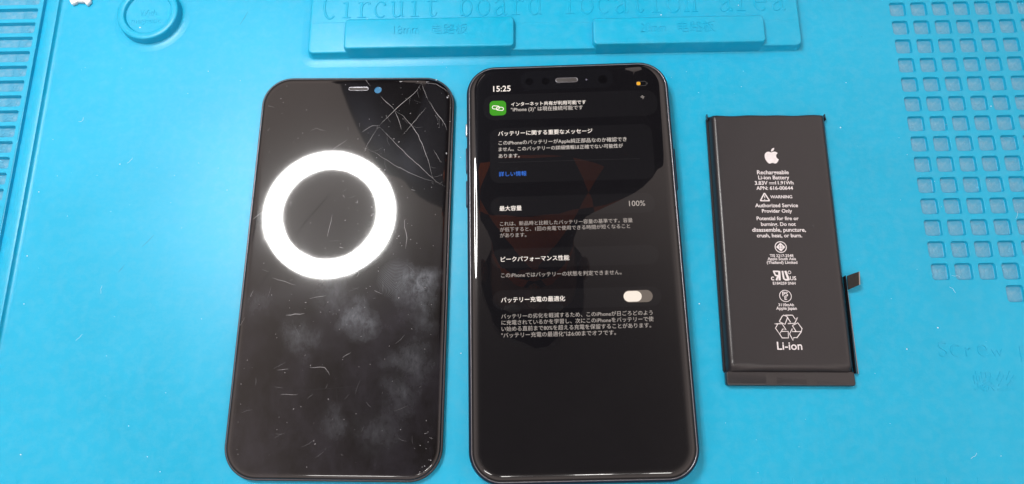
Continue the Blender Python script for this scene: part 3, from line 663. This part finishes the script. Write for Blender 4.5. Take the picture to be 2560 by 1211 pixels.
# close the outline down to the mat
rim = [i for i in range(NX + 1)] + [j * (NX + 1) + NX for j in range(1, NY + 1)] + [NY * (NX + 1) + i for i in range(NX - 1, -1, -1)] + [j * (NX + 1) for j in range(NY - 1, 0, -1)]
b = len(V); V += [(V[i][0], V[i][1], .03) for i in rim]; n = len(rim)
for i in range(n): F.append((rim[i], b + i, b + (i + 1) % n, rim[(i + 1) % n]))
F.append(tuple(b + i for i in range(n - 1, -1, -1)))
mesh_obj('pouch', V, F, m_pouch, batt, angle=60)
# folded end strip with the protection board inside
v, f = rrloft(-21.7, -50.1, 21.5, YF + .4, .9, [(.2, .05), (0, .3), (0, 2.1), (.25, 2.5), (.7, 2.62)], True, True, 6)
fl = mesh_obj('end_strip', v, f, m_pouch, batt)
m_tape = simple('matte_tape', (.026, .024, .026), .42)
for a, c in ((-8.4, -4.9), (5.0, 8.6)):
    v, f = rrloft(a, -49.95, c, YF - .3, .1, [(0, 2.6), (.02, 2.66)], False, True, 2); mesh_obj('tape_patch', v, f, m_tape, fl)
# film ears at the far corners and shiny side folds
m_film = simple('black_film', (.012, .013, .017), .22)
for sx, h in ((-1, .75), (1, .6)):
    V = [(sx * 21.95, 47.5, .05), (sx * 21.95, 47.5, 2.2), (sx * 21.95, YT + h, .05), (sx * 21.95, YT + h, 1.7), (sx * 21.55, 47.5, .05), (sx * 21.6, 47.5, 2.25), (sx * 21.7, YT + h, .05), (sx * 21.7, YT + h, 1.7)]
    mesh_obj('film_ear', V, [(0, 1, 3, 2), (4, 6, 7, 5), (1, 5, 7, 3), (2, 3, 7, 6)], m_film, batt, smooth=False)
v, f = rrloft(-22.15, -45.2, -21.5, 48.6, .3, [(0, .04), (0, .9), (.12, 1.1)], True, True, 4); mesh_obj('side_fold', v, f, m_film, batt)
# flex cable running up the right side to the connector
V = [(22.05, -45.8, .1), (22.05, -45.8, 2.4), (22.15, -12, .3), (22.15, -12, 2.9), (23.3, -45.8, .1), (23.3, -45.8, .9), (22.55, -12, .3), (22.55, -12, 1.6)]
mesh_obj('flex_cable', V, [(0, 1, 3, 2), (4, 6, 7, 5), (1, 5, 7, 3), (0, 4, 5, 1), (2, 3, 7, 6), (0, 2, 6, 4)], m_film, batt, smooth=False)
V = [(23.32, -45.8, .1), (23.32, -45.8, .98), (22.57, -12, .3), (22.57, -12, 1.68), (23.46, -45.8, .1), (23.46, -45.8, .98), (22.7, -12, .3), (22.7, -12, 1.68)]
mesh_obj('flex_edge', V, [(0, 1, 3, 2), (4, 6, 7, 5), (1, 5, 7, 3), (0, 4, 5, 1), (2, 3, 7, 6)], simple('flex_edge', (.32, .31, .31), .4), batt, smooth=False)
c4 = BB['conn']
outl = [tuple(c4[3]), tuple(c4[2]), tuple(c4[1]), tuple(c4[0])]
zt = [2.2, 3.4, 3.4, 2.2]
V = [(x, y, z) for (x, y), z in zip(outl, zt)] + [(x, y, z - .55) for (x, y), z in zip(outl, zt)]
V += [((outl[0][0] * .62 + outl[1][0] * .38), (outl[0][1] * .62 + outl[1][1] * .38), 3.35), ((outl[3][0] * .62 + outl[2][0] * .38), (outl[3][1] * .62 + outl[2][1] * .38), 3.35)]
con = mesh_obj('connector', V, [(0, 8, 9, 3), (8, 1, 2, 9), (4, 7, 6, 5), (0, 4, 5, 1, 8), (1, 5, 6, 2), (2, 6, 7, 3, 9), (0, 3, 7, 4)], simple('connector_tab', (.020, .018, .016), .6, 0, .2), batt, smooth=False)
v, f = cat(ribbon([tuple(c4[1]), tuple(c4[2])], .35, 3.41), )
mesh_obj('connector_edge', v, f, simple('connector_edge', (.26, .24, .22), .4), batt, smooth=False)
# printing
ZP = 4.225
for s_, xa, ya, xb, yb in BT:
    k = {'Li-ion': .012}.get(s_, .018)
    text('printed_line', s_, xa, xb, (ya + yb) / 2, ZP, m_print, batt, bold=k)
def bz(p0, p1, p2, p3, n=7):
    o = []
    for i in range(1, n + 1):
        t_ = i / n; a = (1 - t_) ** 3; b_ = 3 * (1 - t_) ** 2 * t_; c_ = 3 * (1 - t_) * t_ ** 2; d_ = t_ ** 3
        o.append((a * p0[0] + b_ * p1[0] + c_ * p2[0] + d_ * p3[0], a * p0[1] + b_ * p1[1] + c_ * p2[1] + d_ * p3[1]))
    return o
def path(start, segs):
    pts = [start]; cur = start
    for s_ in segs:
        P = [(cur[0] + s_[i], cur[1] + s_[i + 1]) for i in (0, 2, 4)]
        pts += bz(cur, *P); cur = P[2]
    return pts
fruit = path((12.152, 6.896), [(-.948, 0, -2.415, -1.078, -3.96, -1.04), (-2.04, .027, -3.91, 1.183, -4.961, 3.014), (-2.117, 3.675, -.546, 9.103, 1.519, 12.09), (1.013, 1.454, 2.208, 3.09, 3.792, 3.039), (1.52, -.065, 2.09, -.987, 3.935, -.987), (1.831, 0, 2.35, .987, 3.96, .948), (1.637, -.026, 2.676, -1.48, 3.676, -2.948), (1.156, -1.688, 1.636, -3.325, 1.662, -3.415), (-.039, -.013, -3.182, -1.221, -3.22, -4.857), (-.026, -3.04, 2.48, -4.494, 2.597, -4.559), (-1.429, -2.09, -3.623, -2.324, -4.39, -2.376), (-2, -.156, -3.675, 1.09, -4.61, 1.09)])
leaf = path((15.53, 3.83), [(.843, -1.012, 1.4, -2.427, 1.245, -3.83), (-1.207, .052, -2.662, .805, -3.532, 1.818), (-.78, .896, -1.454, 2.338, -1.273, 3.714), (1.338, .104, 2.715, -.688, 3.559, -1.701)])
(l0x, l0y), (l1x, l1y) = BB['logo']; kk = (l1y - l0y) / 24.0; mx = (l0x + l1x) / 2
v, f = cat(fill2d([[(mx + (x - 12) * kk, l1y - y * kk) for x, y in fruit[:-1]]], ZP), fill2d([[(mx + (x - 12) * kk, l1y - y * kk) for x, y in leaf[:-1]]], ZP))
mesh_obj('printed_emblem', v, f, m_print, batt, smooth=False)
v, f = cat(*[ribbon([tuple(a), tuple(b)], .22 if i == 0 else .16, ZP) for i, (a, b) in enumerate(BB['dc'])]); mesh_obj('printed_symbol', v, f, m_print, batt, smooth=False)
tr = [tuple(q) for q in BB['tri']]; b0, b1 = BB['bang']
v, f = cat(ribbon([tr[0], tr[1]], .42, ZP), ribbon([tr[1], tr[2]], .42, ZP + .001), ribbon([tr[2], tr[0]], .42, ZP + .002), ribbon([tuple(b0), (b0[0], b0[1] - .85)], .30, ZP + .001), ribbon([(b1[0], b1[1] + .28), (b1[0], b1[1])], .30, ZP + .001))
mesh_obj('warning_triangle', v, f, m_print, batt, smooth=False)
x, y = BB['em1']
dia = [(x, y + 1.6), (x + 1.6, y), (x, y - 1.6), (x - 1.6, y)]
holes = [[(x + sx * .22, y + sy * .22), (x + sx * .22, y + sy * .75), (x + sx * .75, y + sy * .22)] for sx in (-1, 1) for sy in (-1, 1)]
v, f = cat(ribbon(circ(x, y, 1.95), .28, ZP, 0, False, True), fill2d([dia] + holes, ZP)); mesh_obj('printed_emblem', v, f, m_print, batt, smooth=False)
x, y = BB['pse']; v, f = ribbon(circ(x, y, 2.0), .22, ZP, 0, False, True); mesh_obj('printed_emblem', v, f, m_print, batt, smooth=False)
text('printed_line', 'PS', x - 1.0, x + .95, y - .05, ZP, m_print, batt, bold=.015); text('printed_line', 'E', x - .4, x + .45, y - 1.35, ZP, m_print, batt, bold=.015)
x, y = BB['reg']; v, f = ribbon(circ(x, y, .5, 18), .2, ZP, 0, False, True); mesh_obj('printed_emblem', v, f, m_print, batt, smooth=False)
(a, b), (c, d) = BB['ru']; w = c - a; h = d - b
q = lambda u_, v_: (a + u_ * w, b + v_ * h)
v, f = cat(ribbon([q(.06, .93), q(.36, .93)], .55, ZP), ribbon([q(.08, .95), q(.17, .52), q(.40, .48)], .55, ZP + .001), ribbon([q(.40, .98), q(.38, .02)], .75, ZP + .002), ribbon([q(.30, .45), q(.20, .02)], .6, ZP + .003), ribbon([q(.58, .98), q(.62, .18), q(.70, .08), q(.88, .08)], .62, ZP), ribbon([q(.74, .98), q(.90, .02)], .75, ZP + .002))
mesh_obj('printed_emblem', v, f, m_print, batt, smooth=False)
v, f = cat(*[ribbon([tuple(q_) for q_ in pl], .30, ZP + .0015 * i) for i, pl in enumerate(BB['rec'])]); mesh_obj('recycling_symbol', v, f, m_print, batt, smooth=False)

# ------------------------------------------------------------ small white plastic piece and dust on the mat
wp = empty('plastic_piece', (0, 0, 0), -0.01825)
wp.location = (-194.3 * S, 113.0 * S + .0036, 0)
tag(wp, 'small white bone-shaped plastic piece at the far edge of the mat', 'plastic piece')
half = [(-4.4, -1.0), (-4.2, -2.6), (-3.3, -4.0), (-2.6, -4.1), (-2.2, -3.6), (-1.6, -3.7), (-1.3, -3.0), (-.6, -3.0), (1.2, -3.1), (1.8, -3.0), (2.3, -3.7), (2.9, -4.5), (3.5, -4.4), (3.7, -3.8), (4.3, -3.3), (4.4, -2.6), (4.0, -1.6)]
outl = half + [(-x, -y) for x, y in half]
def ins(P, d):
    n = len(P); o = []
    for i in range(n):
        a = Vector(P[i - 1]); b = Vector(P[(i + 1) % n]); t_ = (b - a).normalized(); o.append((P[i][0] - t_.y * d, P[i][1] + t_.x * d))
    return o
v, f = loft([[(x, y, z) for x, y in ins(outl, i)] for i, z in ((.25, .02), (0, .3), (0, 1.3), (.2, 1.65), (.45, 1.75))], True, True)
mesh_obj('body', v, f, m_white, wp, angle=50)
V, F = [], []
spots = [(x, y, .22) for x, y in MK['dust']]
for k in range(150):
    spots.append((random.uniform(-200, 180), random.uniform(-78, 82), random.uniform(.05, .13)))
spots += [(-78.6, 97.8, .34, 4.12), (36.0, 97.4, .3, 4.12), (66, 101.0, .2, 4.12), (-169.5, 97.0, .3, 2.6)]
th = -0.01825
for sp in spots:
    x, y, r_ = sp[:3]; z = sp[3] if len(sp) > 3 else 0.0
    if abs(x) < 39 and abs(y) < 77 and len(sp) == 3: continue
    if abs(x - dx) < 39 and abs(y - dy) < 76: continue
    if abs(x - bx) < 26 and abs(y - by_) < 52: continue
    if len(sp) == 3 and -102 < x < 90 and y > 82: continue
    xx, yy = x * math.cos(th) - y * math.sin(th), x * math.sin(th) + y * math.cos(th)
    b = len(V); a = random.uniform(0, 6.28); e = random.uniform(.9, 1.8)
    for q in range(5):
        t_ = a + q * 2 * math.pi / 5; rr_ = r_ * random.uniform(.7, 1.2) * (e if q < 2 else 1)
        V.append((xx + rr_ * math.cos(t_), yy + rr_ * math.sin(t_), z + .004))
    V.append((xx, yy, z + r_ * .8)); F += [(b + i, b + (i + 1) % 5, b + 5) for i in range(5)]
for k in range(16):      # lint
    x, y = random.uniform(-190, 170), random.uniform(-76, 80)
    if abs(x) < 42 or (abs(x - dx) < 42) or abs(x - bx) < 28: continue
    a = random.uniform(0, 6.28); P = []
    for q in range(7):
        a += random.gauss(0, .35); x += math.cos(a) * .5; y += math.sin(a) * .5; P.append((x, y))
    v_, f_ = ribbon(P, .07, .01, .05); b = len(V); V += v_; F += [tuple(i + b for i in q) for q in f_]
tag(mesh_obj('dust', V, F, m_dust, None, smooth=False), 'tiny pale dust specks scattered over the blue mat', 'dust', kind='stuff')

# ------------------------------------------------------------ the ring lamp over the bench (seen mirrored in the glass)
lx, ly, lz = RING_POS
lamp = empty('ring_lamp', (lx, ly, lz), 0)
tag(lamp, 'round white ring lamp above the bench, mirrored in the cracked display', 'lamp')
m_emit, t, p = nt('lamp_diffuser')
p.inputs['Emission Color'].default_value = (1.0, .985, .96, 1); p.inputs['Emission Strength'].default_value = RING_POWER
v, f = revolve([(RING_OUT, 3), (RING_OUT - 1, 0), (RING_OUT - 4, -2), ((RING_OUT + RING_IN) / 2, -3), (RING_IN + 4, -2), (RING_IN + 1, 0), (RING_IN, 3)], 0, 0, 72)
mesh_obj('diffuser', v, f, m_emit, lamp)
m_house = simple('lamp_housing', (.75, .75, .75), .4)
v, f = revolve([(RING_IN + .2, 2.9), (RING_IN + 2, 6), (RING_IN + 6, 14), (RING_IN + 10, 18), (RING_OUT - 4, 18), (RING_OUT + 1, 16), (RING_OUT + 1.5, 4), (RING_OUT + .2, 2)], 0, 0, 72)
mesh_obj('housing', v, f, m_house, lamp)
v, f = tube([(-84, 0, 12), (-150, 0, 40), (-220, 0, 30), (-262, -20, -60), (-270, -80, -200), (-270, -100, -592)], 6)
mesh_obj('arm', v, f, m_house, lamp)
v, f = revolve([(70, -604), (70, -598), (62, -590), (12, -586), (.01, -586)], -270, -100, 40)
mesh_obj('foot', v, f, m_house, lamp)

# ------------------------------------------------------------ tube lamp behind the viewer (glints on the near glass edges)
tl = empty('strip_lamp', (0, -530, 1250), 0.0)
tag(tl, 'white strip lamp hanging behind the viewer, glinting on the near glass edges', 'lamp')
m_tube, t, p = nt('strip_glow'); p.inputs['Emission Color'].default_value = (1, .97, .93, 1); p.inputs['Emission Strength'].default_value = 27.0
for a_, b_ in ((-505, -311), (-104, -74), (66, 88), (94, 118), (124, 146), (230, 300)):
    v, f = rrloft(a_, -32, b_, 32, 8, [(0, 30), (0, 4), (3, 0)], False, True, 5); mesh_obj('light_segment', v, f, m_tube, tl)
v, f = rrloft(-530, -55, 330, 55, 8, [(0, 30), (0, 60), (6, 66)], True, True, 4); mesh_obj('tray', v, f, m_house, tl)

# ------------------------------------------------------------ person leaning over the bench (only seen mirrored in the screens)
m_floor = simple('shop_floor', (.16, .15, .15), .6)
v, f = rrloft(-1400, -1400, 1400, 1700, 10, [(0, -770), (0, -742)], True, True, 3)
tag(mesh_obj('floor', v, f, m_floor), kind='structure')
person = empty('person', (-10, 450, -740), 0)
tag(person, 'person in a navy jacket with orange patches, mirrored dimly in the phone screen', 'person')
J = {}; E_ = []; Rv = []
def jt(name, x, y, z, r, to=None):
    J[name] = len(J); Rv.append(((x, y - 450, z + 740), r))
    if to is not None: E_.append((J[to], J[name]))
jt('pelvis', 0, 455, 240, 128)
jt('waist', 0, 437, 350, 118, 'pelvis'); jt('chest', 0, 372, 530, 138, 'waist'); jt('upper', 0, 305, 655, 120, 'chest')
jt('neck', 0, 240, 735, 54, 'upper'); jt('skull', 0, 208, 800, 67, 'neck'); jt('brow', 0, 168, 835, 76, 'skull'); jt('crown', 0, 131, 853, 63, 'brow')
for s_, k in ((-1, 'l'), (1, 'r')):
    jt(k + 'sh', s_ * 165, 318, 655, 66, 'upper'); jt(k + 'ua', s_ * 200, 430, 560, 50, k + 'sh'); jt(k + 'el', s_ * 195, 540, 440, 42, k + 'ua')
    jt(k + 'fa', s_ * 140, 600, 330, 36, k + 'el'); jt(k + 'wr', s_ * 72, 622, 242, 26, k + 'fa'); jt(k + 'pa', s_ * 50, 624, 205, 22, k + 'wr'); jt(k + 'pk', s_ * 46, 624, 174, 19, k + 'pa')
    for q, (fx_, ln) in enumerate(((-28, 55), (-10, 66), (10, 62), (27, 48))):
        jt(k + 'f%d' % q, s_ * 46 + fx_ * .8, 624, 162, 10, k + 'pk'); jt(k + 'g%d' % q, s_ * 46 + fx_, 630, 162 - ln * .5, 9, k + 'f%d' % q); jt(k + 'h%d' % q, s_ * 46 + fx_, 618, 162 - ln, 8, k + 'g%d' % q)
    jt(k + 't0', s_ * 20, 618, 205, 12, k + 'pa'); jt(k + 't1', s_ * 8, 620, 182, 10, k + 't0')
    jt(k + 'hp', s_ * 90, 458, 130, 96, 'pelvis'); jt(k + 'kn', s_ * 100, 440, -270, 60, k + 'hp'); jt(k + 'cf', s_ * 102, 466, -430, 58, k + 'kn'); jt(k + 'an', s_ * 104, 480, -655, 42, k + 'cf'); jt(k + 'ho', s_ * 106, 476, -700, 40, k + 'an'); jt(k + 'to', s_ * 110, 345, -715, 30, k + 'ho')
me = bpy.data.meshes.new('body'); me.from_pydata([(x * S, y * S, z * S) for (x, y, z), _ in Rv], E_, []); me.update()
body = bpy.data.objects.new('body', me); C.objects.link(body)
sk = body.modifiers.new('skin', 'SKIN'); sk.branch_smoothing = .6
for i, sv in enumerate(me.skin_vertices[0].data):
    r_ = Rv[i][1] * S; sv.radius = (r_, r_ * .82 if i < 4 else r_); sv.use_root = (i == 0)
sb_ = body.modifiers.new('sub', 'SUBSURF'); sb_.levels = 2; sb_.render_levels = 2
me2 = bpy.data.meshes.new_from_object(body.evaluated_get(bpy.context.evaluated_depsgraph_get()))
bpy.data.objects.remove(body)
m_body, t, p = nt('navy_orange_jacket'); vv = coord(t)
sep = node(t, 'ShaderNodeSeparateXYZ'); t.links.new(vv, sep.inputs[0])
X_, Y_, Z_ = sep.outputs
g = node(t, 'ShaderNodeVectorMath', operation='DISTANCE'); t.links.new(vv, g.inputs[0]); g.inputs[1].default_value = (0, -.20, 1.455)
near = mth(t, 'MULTIPLY', mth(t, 'LESS_THAN', g.outputs['Value'], .16), mth(t, 'GREATER_THAN', g.outputs['Value'], .02))
ck = node(t, 'ShaderNodeTexChecker'); ck.inputs['Scale'].default_value = 10.0
mp = node(t, 'ShaderNodeMapping'); mp.inputs['Rotation'].default_value = (0, 0, .78); t.links.new(vv, mp.inputs[0]); t.links.new(mp.outputs[0], ck.inputs['Vector'])
orange = mth(t, 'MULTIPLY', near, ck.outputs['Fac'])
cloth = mixc(t, orange, (.010, .012, .028), (.92, .19, .035))
cloth = mixc(t, mth(t, 'MULTIPLY', noise(t, vv, 22, 5), .35), cloth, (.004, .005, .012))
head = mth(t, 'MULTIPLY', mth(t, 'GREATER_THAN', Z_, 1.508), mth(t, 'LESS_THAN', Y_, 5.0))
hand = mth(t, 'MULTIPLY', mth(t, 'LESS_THAN', Z_, .975), mth(t, 'GREATER_THAN', Y_, .160))
t.links.new(mixc(t, mth(t, 'MAXIMUM', head, hand), cloth, (.34, .19, .13)), p.inputs['Base Color'])
p.inputs['Roughness'].default_value = .8; p.inputs['Specular IOR Level'].default_value = .2
ob = link('body', me2, m_body, person)
for pl in me2.polygons: pl.use_smooth = True
# head details: hair over the crown and back, ears, nose, brows and mouth on the downward face
m_hair = simple('dark_hair', (.012, .010, .009), .5)
hv, hf = [], []
cx0, cy0, cz0 = 0, 168 - 450, 838 + 740
n1, n2 = 18, 28
for i in range(n1 + 1):
    a = math.radians(104) * i / n1
    for j in range(n2):
        b = 2 * math.pi * j / n2; rr_ = 86 + 3 * math.sin(7 * b + 3 * a) + random.uniform(-1.5, 1.5)
        hv.append((cx0 + math.sin(a) * math.cos(b) * rr_ * .93, cy0 + math.sin(a) * math.sin(b) * rr_ * 1.15, cz0 + math.cos(a) * rr_))
for i in range(n1):
    for j in range(n2):
        k = (j + 1) % n2; hf.append((i * n2 + j, i * n2 + k, (i + 1) * n2 + k, (i + 1) * n2 + j))
mesh_obj('hair', hv, hf, m_hair, person)
m_skin = simple('skin', (.34, .19, .13), .55)
def blob(name, c, r, m):
    V, F = [], []
    for i in range(7):
        a = math.pi * i / 6
        for j in range(12):
            b = 2 * math.pi * j / 12; V.append((c[0] + r[0] * math.sin(a) * math.cos(b), c[1] - 450 + r[1] * math.sin(a) * math.sin(b), c[2] + 740 + r[2] * math.cos(a)))
    for i in range(6):
        for j in range(12): k = (j + 1) % 12; F.append((i * 12 + j, i * 12 + k, (i + 1) * 12 + k, (i + 1) * 12 + j))
    mesh_obj(name, V, F, m, person)
for s_ in (-1, 1):
    blob('ear', (s_ * 77, 188, 823), (9, 18, 26), m_skin); blob('eye', (s_ * 30, 123, 780), (12, 7, 7), simple('eye', (.6, .58, .55), .2)); blob('eyebrow', (s_ * 30, 105, 790), (18, 5, 5), m_hair)
blob('nose', (0, 135, 756), (12, 18, 16), m_skin); blob('mouth', (0, 167, 750), (23, 6, 6), simple('lips', (.36, .12, .10), .4))
